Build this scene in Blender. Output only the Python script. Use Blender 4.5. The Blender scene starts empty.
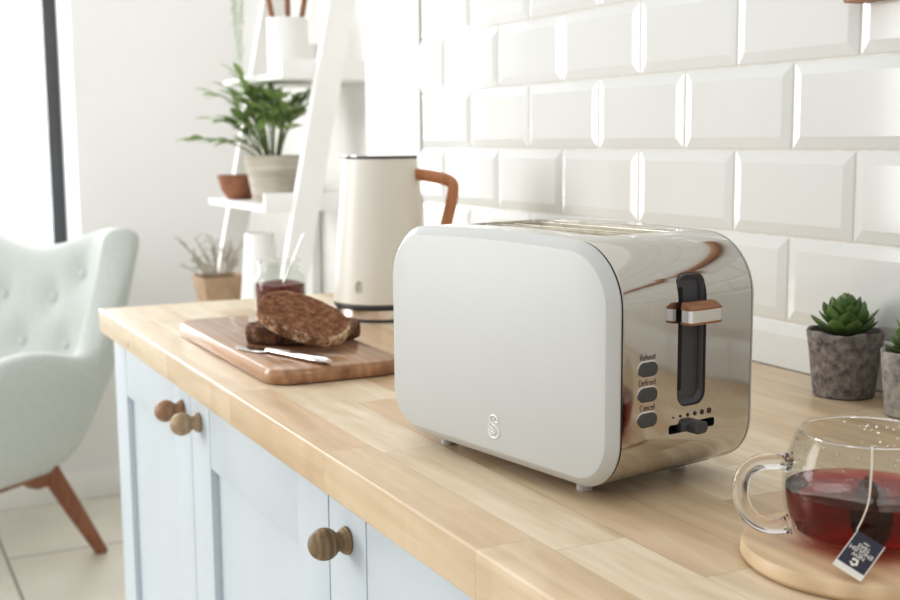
import bpy, bmesh, math, random
from mathutils import Vector, Matrix, noise
random.seed(7)
PI = math.pi
H = 0.9                      # worktop height above the floor; coordinates below are relative to the worktop
scn = bpy.context.scene
col = scn.collection

# ------------------------------------------------------------------ materials
def new_mat(name):
    m = bpy.data.materials.new(name); m.use_nodes = True
    nt = m.node_tree; nt.nodes.clear()
    out = nt.nodes.new('ShaderNodeOutputMaterial')
    return m, nt, out
def N(nt, t, **kw):
    n = nt.nodes.new(t)
    for k, v in kw.items():
        if k.startswith('_'): setattr(n, k[1:], v)
        else: n.inputs[k.replace('__', ' ')].default_value = v
    return n
def c4(c): return (c[0], c[1], c[2], 1)
def srgb(r, g, b):
    f = lambda v: (v/255/12.92) if v/255 <= .04045 else ((v/255+.055)/1.055)**2.4
    return (f(r), f(g), f(b))
def pmat(name, c1, c2=None, rough=.5, metal=0, scale=8, stretch=(1, 1, 1), detail=4, bump=0, bscale=None, coat=0, spec=.5, rough2=None, sheen=0, lo=.35, hi=.65, sss=0):
    """principled surface whose colour wanders between c1 and c2 with noise"""
    m, nt, out = new_mat(name)
    b = N(nt, 'ShaderNodeBsdfPrincipled', Roughness=rough, Metallic=metal)
    b.inputs['Specular IOR Level'].default_value = spec
    b.inputs['Coat Weight'].default_value = coat
    b.inputs['Sheen Weight'].default_value = sheen
    if sss:
        b.inputs['Subsurface Weight'].default_value = sss
        b.inputs['Subsurface Scale'].default_value = .01
    tc = N(nt, 'ShaderNodeTexCoord'); mp = N(nt, 'ShaderNodeMapping'); mp.inputs['Scale'].default_value = stretch
    nt.links.new(tc.outputs['Object'], mp.inputs['Vector'])
    no = N(nt, 'ShaderNodeTexNoise', Scale=scale, Detail=detail, Roughness=.6)
    nt.links.new(mp.outputs[0], no.inputs['Vector'])
    rp = N(nt, 'ShaderNodeValToRGB')
    rp.color_ramp.elements[0].position = lo; rp.color_ramp.elements[1].position = hi
    rp.color_ramp.elements[0].color = c4(c1); rp.color_ramp.elements[1].color = c4(c2 or tuple(v*.96 for v in c1))
    nt.links.new(no.outputs[0], rp.inputs[0]); nt.links.new(rp.outputs[0], b.inputs['Base Color'])
    if rough2 is not None:
        mr = N(nt, 'ShaderNodeMapRange'); mr.inputs['To Min'].default_value = rough; mr.inputs['To Max'].default_value = rough2
        nt.links.new(no.outputs[0], mr.inputs[0]); nt.links.new(mr.outputs[0], b.inputs['Roughness'])
    if bump:
        n2 = N(nt, 'ShaderNodeTexNoise', Scale=bscale or scale, Detail=5, Roughness=.6)
        nt.links.new(mp.outputs[0], n2.inputs['Vector'])
        bp = N(nt, 'ShaderNodeBump', Strength=bump, Distance=.002)
        nt.links.new(n2.outputs[0], bp.inputs['Height']); nt.links.new(bp.outputs[0], b.inputs['Normal'])
    nt.links.new(b.outputs[0], out.inputs[0])
    return m
def wood_mat(name, dark, light, rough=.5, axis=0, scale=22, coat=0, rings=.5):
    s = [1, 1, 1]; s[axis] = .07
    m = pmat(name, dark, light, rough=rough, scale=scale*2.2, stretch=tuple(s), detail=6, bump=.08, lo=.3, hi=.7, coat=coat)
    nt = m.node_tree
    b = [n for n in nt.nodes if n.type == 'BSDF_PRINCIPLED'][0]; mp = [n for n in nt.nodes if n.type == 'MAPPING'][0]
    src = b.inputs['Base Color'].links[0].from_socket
    wv = N(nt, 'ShaderNodeTexWave', Scale=scale*1.3, Distortion=6, Detail=2); wv.bands_direction = 'Y' if axis != 1 else 'X'
    nt.links.new(mp.outputs[0], wv.inputs['Vector'])
    mx = N(nt, 'ShaderNodeMix', _data_type='RGBA', _blend_type='MULTIPLY'); mx.inputs[0].default_value = rings
    rp = N(nt, 'ShaderNodeValToRGB'); rp.color_ramp.elements[0].color = (.62, .58, .54, 1)
    nt.links.new(wv.outputs[0], rp.inputs[0])
    nt.links.new(src, mx.inputs[6]); nt.links.new(rp.outputs[0], mx.inputs[7]); nt.links.new(mx.outputs[2], b.inputs['Base Color'])
    return m
def thin_glass(name, tint=(1, 1, 1), refl=1.0, rough=0.0):
    m, nt, out = new_mat(name)
    tr = N(nt, 'ShaderNodeBsdfTransparent'); gl = N(nt, 'ShaderNodeBsdfGlossy', Roughness=rough)
    no = N(nt, 'ShaderNodeTexNoise', Scale=6.0)
    rp = N(nt, 'ShaderNodeValToRGB'); rp.color_ramp.elements[0].color = c4(tuple(v*.985 for v in tint)); rp.color_ramp.elements[1].color = c4(tint)
    nt.links.new(no.outputs[0], rp.inputs[0]); nt.links.new(rp.outputs[0], tr.inputs[0])
    lw = N(nt, 'ShaderNodeLayerWeight', Blend=.5); pw = N(nt, 'ShaderNodeMath', _operation='POWER'); pw.inputs[1].default_value = 4.0; nt.links.new(lw.outputs['Facing'], pw.inputs[0])
    mul = N(nt, 'ShaderNodeMath', _operation='MULTIPLY_ADD'); mul.inputs[1].default_value = .6*refl; mul.inputs[2].default_value = .035*refl
    mx = N(nt, 'ShaderNodeMixShader')
    nt.links.new(pw.outputs[0], mul.inputs[0]); nt.links.new(mul.outputs[0], mx.inputs[0])
    nt.links.new(tr.outputs[0], mx.inputs[1]); nt.links.new(gl.outputs[0], mx.inputs[2]); nt.links.new(mx.outputs[0], out.inputs[0])
    return m
def glass(name, colr=(1, 1, 1), ior=1.48, rough=0, absorb=None, dens=0):
    m, nt, out = new_mat(name)
    b = N(nt, 'ShaderNodeBsdfPrincipled', Roughness=rough, IOR=ior); b.inputs['Transmission Weight'].default_value = 1
    no = N(nt, 'ShaderNodeTexNoise', Scale=5.0)
    rp = N(nt, 'ShaderNodeValToRGB'); rp.color_ramp.elements[0].color = c4(tuple(v*.97 for v in colr)); rp.color_ramp.elements[1].color = c4(colr)
    nt.links.new(no.outputs[0], rp.inputs[0]); nt.links.new(rp.outputs[0], b.inputs['Base Color'])
    nt.links.new(b.outputs[0], out.inputs[0])
    if absorb:
        va = N(nt, 'ShaderNodeVolumeAbsorption', Color=c4(absorb), Density=dens); nt.links.new(va.outputs[0], out.inputs['Volume'])
    return m

def stave_mat(name):
    """butcher block: staves along X with random lengths and tones, fine grain, a few knots"""
    m, nt, out = new_mat(name)
    L = nt.links.new
    b = N(nt, 'ShaderNodeBsdfPrincipled', Roughness=.33); b.inputs['Specular IOR Level'].default_value = .45
    tc = N(nt, 'ShaderNodeTexCoord'); sp = N(nt, 'ShaderNodeSeparateXYZ'); L(tc.outputs['Object'], sp.inputs[0])
    def M(op, a, bb=None, c=None):
        n = nt.nodes.new('ShaderNodeMath'); n.operation = op
        for i, v in enumerate((a, bb, c)):
            if v is None: continue
            if isinstance(v, (int, float)): n.inputs[i].default_value = v
            else: L(v, n.inputs[i])
        return n.outputs[0]
    yy = M('ADD', sp.outputs[1], .0035)
    row = M('FLOOR', M('DIVIDE', yy, .058)); fr = M('FRACT', M('DIVIDE', yy, .058))
    wn = N(nt, 'ShaderNodeTexWhiteNoise', _noise_dimensions='1D'); L(row, wn.inputs['W'])
    xo = M('ADD', sp.outputs[0], M('MULTIPLY', wn.outputs[0], 3.7))
    xd = M('DIVIDE', xo, .29); ix = M('FLOOR', xd); fx = M('FRACT', xd)
    cb = N(nt, 'ShaderNodeCombineXYZ'); L(ix, cb.inputs[0]); L(row, cb.inputs[1])
    w2 = N(nt, 'ShaderNodeTexWhiteNoise', _noise_dimensions='2D'); L(cb.outputs[0], w2.inputs['Vector'])
    tone = N(nt, 'ShaderNodeValToRGB'); e = tone.color_ramp.elements
    e[0].position = 0; e[0].color = c4(srgb(*TONES[0])); e[1].position = 1; e[1].color = c4(srgb(*TONES[3]))
    for pos, cc in ((.3, TONES[1]), (.7, TONES[2])):
        k = e.new(pos); k.color = c4(srgb(*cc))
    L(w2.outputs[0], tone.inputs[0])
    # grain
    gx = N(nt, 'ShaderNodeCombineXYZ')
    L(M('MULTIPLY', M('ADD', sp.outputs[0], M('MULTIPLY', w2.outputs[0], 9)), 2.2), gx.inputs[0])
    L(M('MULTIPLY', M('ADD', sp.outputs[1], M('MULTIPLY', w2.outputs[0], 5)), 30), gx.inputs[1]); L(M('MULTIPLY', sp.outputs[2], 30), gx.inputs[2])
    g1 = N(nt, 'ShaderNodeTexNoise', Scale=1.6, Detail=6, Roughness=.62, Distortion=.6); L(gx.outputs[0], g1.inputs['Vector'])
    gr = N(nt, 'ShaderNodeValToRGB'); gr.color_ramp.elements[0].position = .3; gr.color_ramp.elements[0].color = (.66, .60, .53, 1); gr.color_ramp.elements[1].position = .62
    L(g1.outputs[0], gr.inputs[0])
    mx = N(nt, 'ShaderNodeMix', _data_type='RGBA', _blend_type='MULTIPLY'); mx.inputs[0].default_value = .62
    L(tone.outputs[0], mx.inputs[6]); L(gr.outputs[0], mx.inputs[7])
    # broad figure
    bx = N(nt, 'ShaderNodeCombineXYZ'); L(M('MULTIPLY', sp.outputs[0], 5), bx.inputs[0]); L(M('MULTIPLY', M('ADD', sp.outputs[1], w2.outputs[0]), 16), bx.inputs[1])
    g2 = N(nt, 'ShaderNodeTexNoise', Scale=1.2, Detail=3, Distortion=1.5); L(bx.outputs[0], g2.inputs['Vector'])
    g2r = N(nt, 'ShaderNodeValToRGB'); g2r.color_ramp.elements[0].position = .3; g2r.color_ramp.elements[0].color = (.8, .72, .62, 1); g2r.color_ramp.elements[1].position = .55
    L(g2.outputs[0], g2r.inputs[0])
    mx2 = N(nt, 'ShaderNodeMix', _data_type='RGBA', _blend_type='MULTIPLY'); mx2.inputs[0].default_value = .5
    L(mx.outputs[2], mx2.inputs[6]); L(g2r.outputs[0], mx2.inputs[7])
    # knots
    vo = N(nt, 'ShaderNodeTexVoronoi', Scale=5.2); L(tc.outputs['Object'], vo.inputs['Vector'])
    kr = N(nt, 'ShaderNodeValToRGB'); kr.color_ramp.elements[0].position = .012; kr.color_ramp.elements[0].color = (.3, .2, .12, 1); kr.color_ramp.elements[1].position = .04
    L(vo.outputs[0], kr.inputs[0])
    mx3 = N(nt, 'ShaderNodeMix', _data_type='RGBA', _blend_type='MULTIPLY'); mx3.inputs[0].default_value = .75
    L(mx2.outputs[2], mx3.inputs[6]); L(kr.outputs[0], mx3.inputs[7])
    # joints
    jy = M('LESS_THAN', fr, .018); jx = M('LESS_THAN', fx, .004)
    j = M('MULTIPLY', M('MAXIMUM', jy, jx), .28)
    mx4 = N(nt, 'ShaderNodeMix', _data_type='RGBA'); L(j, mx4.inputs[0]); L(mx3.outputs[2], mx4.inputs[6]); mx4.inputs[7].default_value = c4(srgb(120, 90, 60))
    L(mx4.outputs[2], b.inputs['Base Color'])
    bp = N(nt, 'ShaderNodeBump', Strength=.06, Distance=.001); L(g1.outputs[0], bp.inputs['Height']); L(bp.outputs[0], b.inputs['Normal'])
    rr = N(nt, 'ShaderNodeMapRange'); rr.inputs['To Min'].default_value = .28; rr.inputs['To Max'].default_value = .45
    L(g1.outputs[0], rr.inputs[0]); L(rr.outputs[0], b.inputs['Roughness'])
    L(b.outputs[0], out.inputs[0])
    return m
TONES = ((206, 178, 145), (217, 196, 166), (224, 208, 182), (230, 216, 192))

def floor_mat(name):
    m, nt, out = new_mat(name); L = nt.links.new
    b = N(nt, 'ShaderNodeBsdfPrincipled', Roughness=.55)
    tc = N(nt, 'ShaderNodeTexCoord'); mp = N(nt, 'ShaderNodeMapping'); mp.inputs['Location'].default_value = (.1, .654, 0); L(tc.outputs['Object'], mp.inputs[0])
    br = N(nt, 'ShaderNodeTexBrick', Scale=1.0, Color1=c4(srgb(232, 228, 217)), Color2=c4(srgb(226, 222, 210)), Mortar=c4(srgb(150, 145, 132)))
    br.inputs['Mortar Size'].default_value = .004; br.inputs['Brick Width'].default_value = .9; br.inputs['Row Height'].default_value = .45; br.offset = .5
    L(mp.outputs[0], br.inputs['Vector'])
    no = N(nt, 'ShaderNodeTexNoise', Scale=3.0, Detail=6); L(tc.outputs['Object'], no.inputs['Vector'])
    rp = N(nt, 'ShaderNodeValToRGB'); rp.color_ramp.elements[0].color = (.8, .78, .74, 1); rp.color_ramp.elements[0].position = .3; rp.color_ramp.elements[1].position = .65
    L(no.outputs[0], rp.inputs[0])
    mx = N(nt, 'ShaderNodeMix', _data_type='RGBA', _blend_type='MULTIPLY'); mx.inputs[0].default_value = .6
    L(br.outputs[0], mx.inputs[6]); L(rp.outputs[0], mx.inputs[7]); L(mx.outputs[2], b.inputs['Base Color']); L(b.outputs[0], out.inputs[0])
    return m

def bread_mat(name, c1, c2, c3, sc, speck=.0):
    m, nt, out = new_mat(name); L = nt.links.new
    b = N(nt, 'ShaderNodeBsdfPrincipled', Roughness=.85); b.inputs['Specular IOR Level'].default_value = .2
    tc = N(nt, 'ShaderNodeTexCoord')
    no = N(nt, 'ShaderNodeTexNoise', Scale=sc, Detail=8, Roughness=.7); L(tc.outputs['Object'], no.inputs['Vector'])
    rp = N(nt, 'ShaderNodeValToRGB'); e = rp.color_ramp.elements
    e[0].position = .33; e[0].color = c4(c1); e[1].position = .68; e[1].color = c4(c3); k = e.new(.5); k.color = c4(c2)
    L(no.outputs[0], rp.inputs[0])
    vo = N(nt, 'ShaderNodeTexVoronoi', Scale=170.0); L(tc.outputs['Object'], vo.inputs['Vector'])
    vr = N(nt, 'ShaderNodeValToRGB'); vr.color_ramp.elements[0].position = .12; vr.color_ramp.elements[0].color = (.45, .38, .33, 1); vr.color_ramp.elements[1].position = .3
    L(vo.outputs[0], vr.inputs[0])
    mx = N(nt, 'ShaderNodeMix', _data_type='RGBA', _blend_type='MULTIPLY'); mx.inputs[0].default_value = .6
    L(rp.outputs[0], mx.inputs[6]); L(vr.outputs[0], mx.inputs[7])
    last = mx.outputs[2]
    if speck:
        n2 = N(nt, 'ShaderNodeTexNoise', Scale=210.0, Detail=2); L(tc.outputs['Object'], n2.inputs['Vector'])
        n3 = N(nt, 'ShaderNodeTexNoise', Scale=26.0, Detail=2); L(tc.outputs['Object'], n3.inputs['Vector'])
        ad = N(nt, 'ShaderNodeMath', _operation='ADD'); L(n2.outputs[0], ad.inputs[0]); L(n3.outputs[0], ad.inputs[1])
        sr = N(nt, 'ShaderNodeValToRGB'); sr.color_ramp.elements[0].position = .5; sr.color_ramp.elements[1].position = .62
        hv = N(nt, 'ShaderNodeMath', _operation='MULTIPLY'); hv.inputs[1].default_value = .5; L(ad.outputs[0], hv.inputs[0]); L(hv.outputs[0], sr.inputs[0])
        ml = N(nt, 'ShaderNodeMath', _operation='MULTIPLY'); ml.inputs[1].default_value = speck; L(sr.outputs[0], ml.inputs[0])
        m2 = N(nt, 'ShaderNodeMix', _data_type='RGBA'); L(ml.outputs[0], m2.inputs[0]); L(last, m2.inputs[6]); m2.inputs[7].default_value = c4(srgb(216, 196, 166)); last = m2.outputs[2]
    L(last, b.inputs['Base Color'])
    bp = N(nt, 'ShaderNodeBump', Strength=.7, Distance=.002); L(no.outputs[0], bp.inputs['Height']); L(bp.outputs[0], b.inputs['Normal'])
    L(b.outputs[0], out.inputs[0])
    return m

def brushed_mat(name, colr, rough, axis_stretch, aniso=.35):
    m, nt, out = new_mat(name); L = nt.links.new
    b = N(nt, 'ShaderNodeBsdfPrincipled', Roughness=rough, Metallic=1.0)
    b.inputs['Base Color'].default_value = c4(colr)
    tc = N(nt, 'ShaderNodeTexCoord'); mp = N(nt, 'ShaderNodeMapping'); mp.inputs['Scale'].default_value = axis_stretch; L(tc.outputs['Object'], mp.inputs[0])
    no = N(nt, 'ShaderNodeTexNoise', Scale=40.0, Detail=4); L(mp.outputs[0], no.inputs['Vector'])
    mr = N(nt, 'ShaderNodeMapRange'); mr.inputs['To Min'].default_value = rough*.8; mr.inputs['To Max'].default_value = rough*1.25
    L(no.outputs[0], mr.inputs[0]); L(mr.outputs[0], b.inputs['Roughness'])
    rp = N(nt, 'ShaderNodeValToRGB'); rp.color_ramp.elements[0].color = c4(tuple(v*.94 for v in colr)); rp.color_ramp.elements[1].color = c4(colr)
    L(no.outputs[0], rp.inputs[0]); L(rp.outputs[0], b.inputs['Base Color'])
    bp = N(nt, 'ShaderNodeBump', Strength=.03, Distance=.0006); L(no.outputs[0], bp.inputs['Height']); L(bp.outputs[0], b.inputs['Normal'])
    L(b.outputs[0], out.inputs[0])
    return m

MT = dict(
    tile=pmat('white_glazed_tile', srgb(219, 220, 217), srgb(216, 217, 213), rough=.10, scale=3, bump=.05, bscale=7),
    grout=pmat('pale_grout', srgb(228, 226, 219), srgb(216, 213, 205), rough=.9, scale=60),
    plaster=pmat('white_plaster', srgb(240, 239, 235), srgb(235, 234, 229), rough=.8, scale=5, bump=.05, bscale=60),
    farwall=pmat('warm_white_wall', srgb(240, 239, 237), srgb(237, 236, 234), rough=.85, scale=2),
    floor=floor_mat('pale_stone_floor'),
    skirt=pmat('white_skirting_paint', srgb(244, 243, 239), rough=.5),
    frame=pmat('dark_grey_window_frame', srgb(72, 74, 78), srgb(66, 68, 72), rough=.5),
    pane=thin_glass('window_glass', refl=.6),
    top=stave_mat('butcher_block'),
    cab=pmat('pale_blue_cabinet_paint', srgb(194, 203, 209), srgb(191, 200, 206), rough=.42, scale=6),
    cabin=pmat('cabinet_inside', srgb(150, 160, 165), rough=.6),
    knobA=wood_mat('reddish_knob_wood', srgb(138, 106, 82), srgb(178, 142, 112), axis=0, scale=20),
    knobB=wood_mat('pale_knob_wood', srgb(156, 134, 106), srgb(190, 168, 138), axis=0, scale=20),
    knobC=wood_mat('dark_knob_wood', srgb(108, 88, 62), srgb(166, 142, 106), axis=2, scale=34, rings=.9),
    white=pmat('satin_white_enamel', srgb(196, 197, 194), srgb(194, 195, 191), rough=.38, scale=3),
    steel=brushed_mat('polished_brushed_steel', (.60, .575, .535), .085, (1, .03, 1)),
    steel2=brushed_mat('bright_steel', (.8, .78, .75), .15, (1, 1, .05)),
    cutlery=brushed_mat('cutlery_steel', (.82, .81, .79), .1, (.1, 1, 1)),
    black=pmat('charcoal_plastic', srgb(76, 76, 78), srgb(70, 70, 72), rough=.45, scale=20),
    slotwall=pmat('pale_lit_slot_steel', srgb(214, 208, 190), srgb(190, 182, 162), rough=.4, metal=.25, scale=60),  # cream light reflected inside the slots is put into this wall colour
    seam=pmat('dark_seam', srgb(38, 38, 38), rough=.6),
    button=pmat('grey_button_plastic', srgb(78, 78, 77), srgb(72, 72, 71), rough=.5, scale=30),
    ink=pmat('dark_print', srgb(62, 52, 44), rough=.6),
    slit=pmat('black_slot', srgb(22, 22, 23), rough=.7),
    leverwood=wood_mat('lever_wood', srgb(128, 84, 54), srgb(166, 118, 80), axis=1, scale=40),
    emboss=pmat('silver_emblem', srgb(240, 240, 238), srgb(232, 232, 229), rough=.25, metal=.15),
    embossk=pmat('grey_emblem', srgb(198, 196, 188), srgb(190, 188, 180), rough=.3, metal=.3),
    kettle=pmat('cream_white_kettle', srgb(226, 223, 212), srgb(222, 219, 208), rough=.36, scale=3),
    kwood=wood_mat('kettle_handle_wood', srgb(176, 118, 78), srgb(206, 150, 108), axis=2, scale=26, rings=.3),
    board=wood_mat('acacia_board', srgb(130, 88, 60), srgb(196, 154, 118), axis=0, scale=16, rough=.3, coat=.35, rings=.5),
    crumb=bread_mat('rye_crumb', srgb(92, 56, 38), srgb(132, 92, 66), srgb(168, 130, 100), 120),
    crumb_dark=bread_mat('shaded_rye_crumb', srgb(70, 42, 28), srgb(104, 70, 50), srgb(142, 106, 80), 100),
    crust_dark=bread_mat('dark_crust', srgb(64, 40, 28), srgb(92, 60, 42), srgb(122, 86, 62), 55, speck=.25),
    crust=bread_mat('floury_crust', srgb(96, 64, 46), srgb(134, 96, 70), srgb(168, 130, 100), 55, speck=.8),
    jarglass=thin_glass('jar_glass', (.965, .975, .965), refl=.55),
    jam=pmat('dark_red_jam', srgb(92, 30, 22), srgb(120, 48, 34), rough=.25, scale=50),
    mugglass=thin_glass('mug_glass', (.955, .955, .945), refl=.45),
    thickglass=glass('clear_glass'),
    tea=glass('black_tea', (1, .93, .9), ior=1.33, absorb=(.86, .10, .03), dens=120),
    drop=glass('water_droplets', ior=1.33),
    bag=pmat('wet_tea_bag', srgb(92, 50, 30), srgb(60, 30, 18), rough=.8, scale=90),
    string=pmat('cotton_string', srgb(226, 220, 206), rough=.9),
    card=pmat('white_card', srgb(226, 222, 212), rough=.7),
    navy=pmat('dark_navy_print', srgb(52, 50, 66), srgb(47, 46, 60), rough=.6),
    plate=wood_mat('pale_round_board', srgb(208, 180, 144), srgb(226, 202, 168), axis=0, scale=13, rough=.45, rings=.4),
    concrete=pmat('weathered_concrete', srgb(78, 71, 66), srgb(150, 143, 137), rough=.9, scale=120, detail=8, bump=.5, bscale=70, lo=.32, hi=.7),
    concrete2=pmat('pale_weathered_concrete', srgb(112, 106, 100), srgb(172, 167, 160), rough=.9, scale=100, detail=8, bump=.5, bscale=70, lo=.32, hi=.68),
    soil=pmat('potting_soil', srgb(66, 52, 42), srgb(92, 74, 60), rough=1, scale=120, bump=.6),
    succ=pmat('succulent_green', srgb(62, 92, 44), srgb(104, 134, 72), rough=.45, scale=40, sss=.1),
    leaf=pmat('glossy_leaf', srgb(106, 134, 76), srgb(160, 182, 116), rough=.4, scale=14),
    leafp=pmat('pale_trailing_leaf', srgb(176, 192, 168), srgb(200, 212, 190), rough=.6),
    stem=pmat('green_stem', srgb(108, 124, 76), rough=.6),
    ribpot=pmat('whitewashed_basket_pot', srgb(176, 168, 154), srgb(206, 200, 190), rough=.9, scale=20, stretch=(.3, .3, 5), bump=.5, bscale=12),
    terra=pmat('terracotta', srgb(132, 88, 66), srgb(156, 110, 84), rough=.85, scale=18),
    taupe=pmat('brown_clay', srgb(166, 140, 114), srgb(184, 158, 132), rough=.85, scale=18),
    ceramic=pmat('white_ceramic', srgb(238, 237, 234), rough=.35),
    shelf=pmat('white_painted_wood', srgb(240, 239, 236), srgb(236, 235, 231), rough=.55, scale=7),
    spoonw=wood_mat('utensil_wood', srgb(136, 92, 66), srgb(170, 124, 92), axis=2, scale=20),
    twig=pmat('dry_twig', srgb(150, 138, 120), srgb(172, 162, 146), rough=.9),
    fabric=pmat('pale_duck_egg_wool', srgb(192, 197, 192), srgb(180, 186, 181), rough=.95, scale=160, bump=.3, bscale=300, sheen=.3),
    chairwood=wood_mat('walnut_chair_leg', srgb(134, 88, 62), srgb(166, 116, 86), axis=2, scale=14, rings=.4),
    edgeshade=pmat('grey_edge_shade', srgb(196, 196, 192), rough=.5),
    pegwood=wood_mat('peg_wood', srgb(140, 98, 66), srgb(178, 134, 96), axis=0, scale=24),
)

# ------------------------------------------------------------------ mesh helpers
class MB:
    def __init__(s): s.v = []; s.f = []; s.m = []; s.sm = []
    def add(s, vs, fs, mat=0, smooth=True, M=None):
        o = len(s.v)
        for q in vs:
            q = Vector(q)
            s.v.append(tuple(M @ q) if M is not None else tuple(q))
        for f in fs: s.f.append([o+i for i in f]); s.m.append(mat); s.sm.append(smooth)
        return s
    def box(s, a, b, bev=0, mat=0, M=None, seg=2):
        bm = bmesh.new(); bmesh.ops.create_cube(bm, size=1)
        c = [(a[i]+b[i])/2 for i in range(3)]; d = [abs(b[i]-a[i]) for i in range(3)]
        for v in bm.verts: v.co = Vector((c[0]+v.co.x*d[0], c[1]+v.co.y*d[1], c[2]+v.co.z*d[2]))
        if bev: bmesh.ops.bevel(bm, geom=bm.edges[:], offset=bev, segments=seg, profile=.5, affect='EDGES')
        s.frombm(bm, mat, M, smooth=bool(bev)); return s
    def frombm(s, bm, mat=0, M=None, smooth=True):
        bm.verts.index_update()
        s.add([v.co for v in bm.verts], [[v.index for v in f.verts] for f in bm.faces], mat, smooth, M); bm.free()
    def loops(s, loops, cap0=True, cap1=True, closed=True, mat=0, smooth=True, M=None):
        n = len(loops[0]); vs = [p for l in loops for p in l]; fs = []
        for i in range(len(loops)-1):
            for j in range(n if closed else n-1):
                a, b = i*n+j, i*n+(j+1) % n
                fs.append([a, b, b+n, a+n])
        if cap0: fs.append(list(range(n))[::-1])
        if cap1: fs.append([(len(loops)-1)*n+j for j in range(n)])
        s.add(vs, fs, mat, smooth, M); return s
    def lathe(s, prof, n=48, M=None, mat=0, wob=None):
        ls = []
        for r, z in prof:
            l = []
            for j in range(n):
                a = 2*PI*j/n; k = wob(a, z) if wob else (1, 0)
                l.append((max(r, 1e-5)*k[0]*math.cos(a), max(r, 1e-5)*k[0]*math.sin(a), z+k[1]))
            ls.append(l)
        return s.loops(ls, True, True, mat=mat, M=M)
    def tube(s, pts, rad, n=10, mat=0, M=None, flat=1.0, up=None):
        pts = [Vector(q) for q in pts]; ls = []; u0 = None
        for i, q in enumerate(pts):
            t = (pts[min(i+1, len(pts)-1)]-pts[max(i-1, 0)]).normalized()
            if up is not None: u = Vector(up); u = (u-t*u.dot(t)).normalized()
            elif u0 is None:
                u = Vector((0, 0, 1)) if abs(t.z) < .9 else Vector((1, 0, 0)); u = (u-t*u.dot(t)).normalized()
            else: u = (u0-t*u0.dot(t)).normalized()
            u0 = u; w = t.cross(u); r = rad[i] if isinstance(rad, (list, tuple)) else rad
            ls.append([q+(u*math.cos(a)*flat+w*math.sin(a))*r for a in [2*PI*j/n for j in range(n)]])
        return s.loops(ls, mat=mat, M=M)
    def sphere(s, c, r, n=10, mat=0, M=None, sc=(1, 1, 1)):
        bm = bmesh.new(); bmesh.ops.create_uvsphere(bm, u_segments=n, v_segments=max(4, n//2+1), radius=r)
        for v in bm.verts: v.co = Vector((v.co.x*sc[0]+c[0], v.co.y*sc[1]+c[1], v.co.z*sc[2]+c[2]))
        s.frombm(bm, mat, M); return s
    def build(s, name, mats, parent=None, loc=None, rotz=0, auto=35):
        me = bpy.data.meshes.new(name); me.from_pydata(s.v, [], s.f)
        for m in (mats if isinstance(mats, (list, tuple)) else [mats]): me.materials.append(m)
        me.polygons.foreach_set('material_index', s.m); me.polygons.foreach_set('use_smooth', s.sm)
        bm = bmesh.new(); bm.from_mesh(me); bmesh.ops.recalc_face_normals(bm, faces=bm.faces[:])
        if auto:
            for e in bm.edges:
                if len(e.link_faces) == 2 and e.calc_face_angle(0) > math.radians(auto): e.smooth = False
        bm.to_mesh(me); bm.free(); me.update()
        o = bpy.data.objects.new(name, me); col.objects.link(o)
        if parent is not None: o.parent = parent
        if loc is not None: o.location = (loc[0], loc[1], loc[2]+H)
        o.rotation_euler = (0, 0, rotz)
        return o
def smooth_path(pts, n=6):
    P = [Vector(p) for p in pts]; out = []
    for i in range(len(P)-1):
        a, b, c, d = P[max(i-1, 0)], P[i], P[i+1], P[min(i+2, len(P)-1)]
        for k in range(n):
            t = k/n
            out.append(.5*((2*b)+(c-a)*t+(2*a-5*b+4*c-d)*t*t+(3*b-a-3*c+d)*t**3))
    out.append(P[-1]); return out
def bez(p0, p1, p2, n=10):
    p0, p1, p2 = Vector(p0), Vector(p1), Vector(p2)
    return [p0*(1-t)**2+p1*2*t*(1-t)+p2*t*t for t in [i/n for i in range(n+1)]]
def tag(o, label, cat, group=None, kind=None):
    o['label'] = label; o['category'] = cat
    if group: o['group'] = group
    if kind: o['kind'] = kind
    return o
def thing(name, loc, label, cat, rotz=0, group=None):
    o = bpy.data.objects.new(name, None); o.empty_display_size = .05; col.objects.link(o)
    o.location = (loc[0], loc[1], loc[2]+H); o.rotation_euler = (0, 0, rotz)
    return tag(o, label, cat, group)
def struct(o): o['kind'] = 'structure'; return o
def rrect(x0, x1, y0, y1, r, n=8):
    out = []
    for cx, cy, a0 in ((x1-r, y1-r, 0), (x0+r, y1-r, 90), (x0+r, y0+r, 180), (x1-r, y0+r, 270)):
        for i in range(n+1):
            a = math.radians(a0+90*i/n); out.append((cx+r*math.cos(a), cy+r*math.sin(a)))
    return out
def text_mesh(txt, size, M, depth=.0003):
    cu = bpy.data.curves.new('lettering', 'FONT'); cu.body = txt; cu.size = size; cu.extrude = depth; cu.offset = .00005; cu.align_x = 'CENTER'; cu.align_y = 'CENTER'
    to = bpy.data.objects.new('lettering', cu); col.objects.link(to)
    dg = bpy.context.evaluated_depsgraph_get(); dg.update()
    me = bpy.data.meshes.new_from_object(to.evaluated_get(dg))
    vs = [M @ v.co for v in me.vertices]; fs = [list(p.vertices) for p in me.polygons]
    bpy.data.objects.remove(to); bpy.data.curves.remove(cu); bpy.data.meshes.remove(me)
    return vs, fs
def arc(cx, cy, rx, ry, a0, a1, n=10): return [(cx+rx*math.cos(math.radians(a0+(a1-a0)*i/n)), cy+ry*math.sin(math.radians(a0+(a1-a0)*i/n))) for i in range(n+1)]
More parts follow.
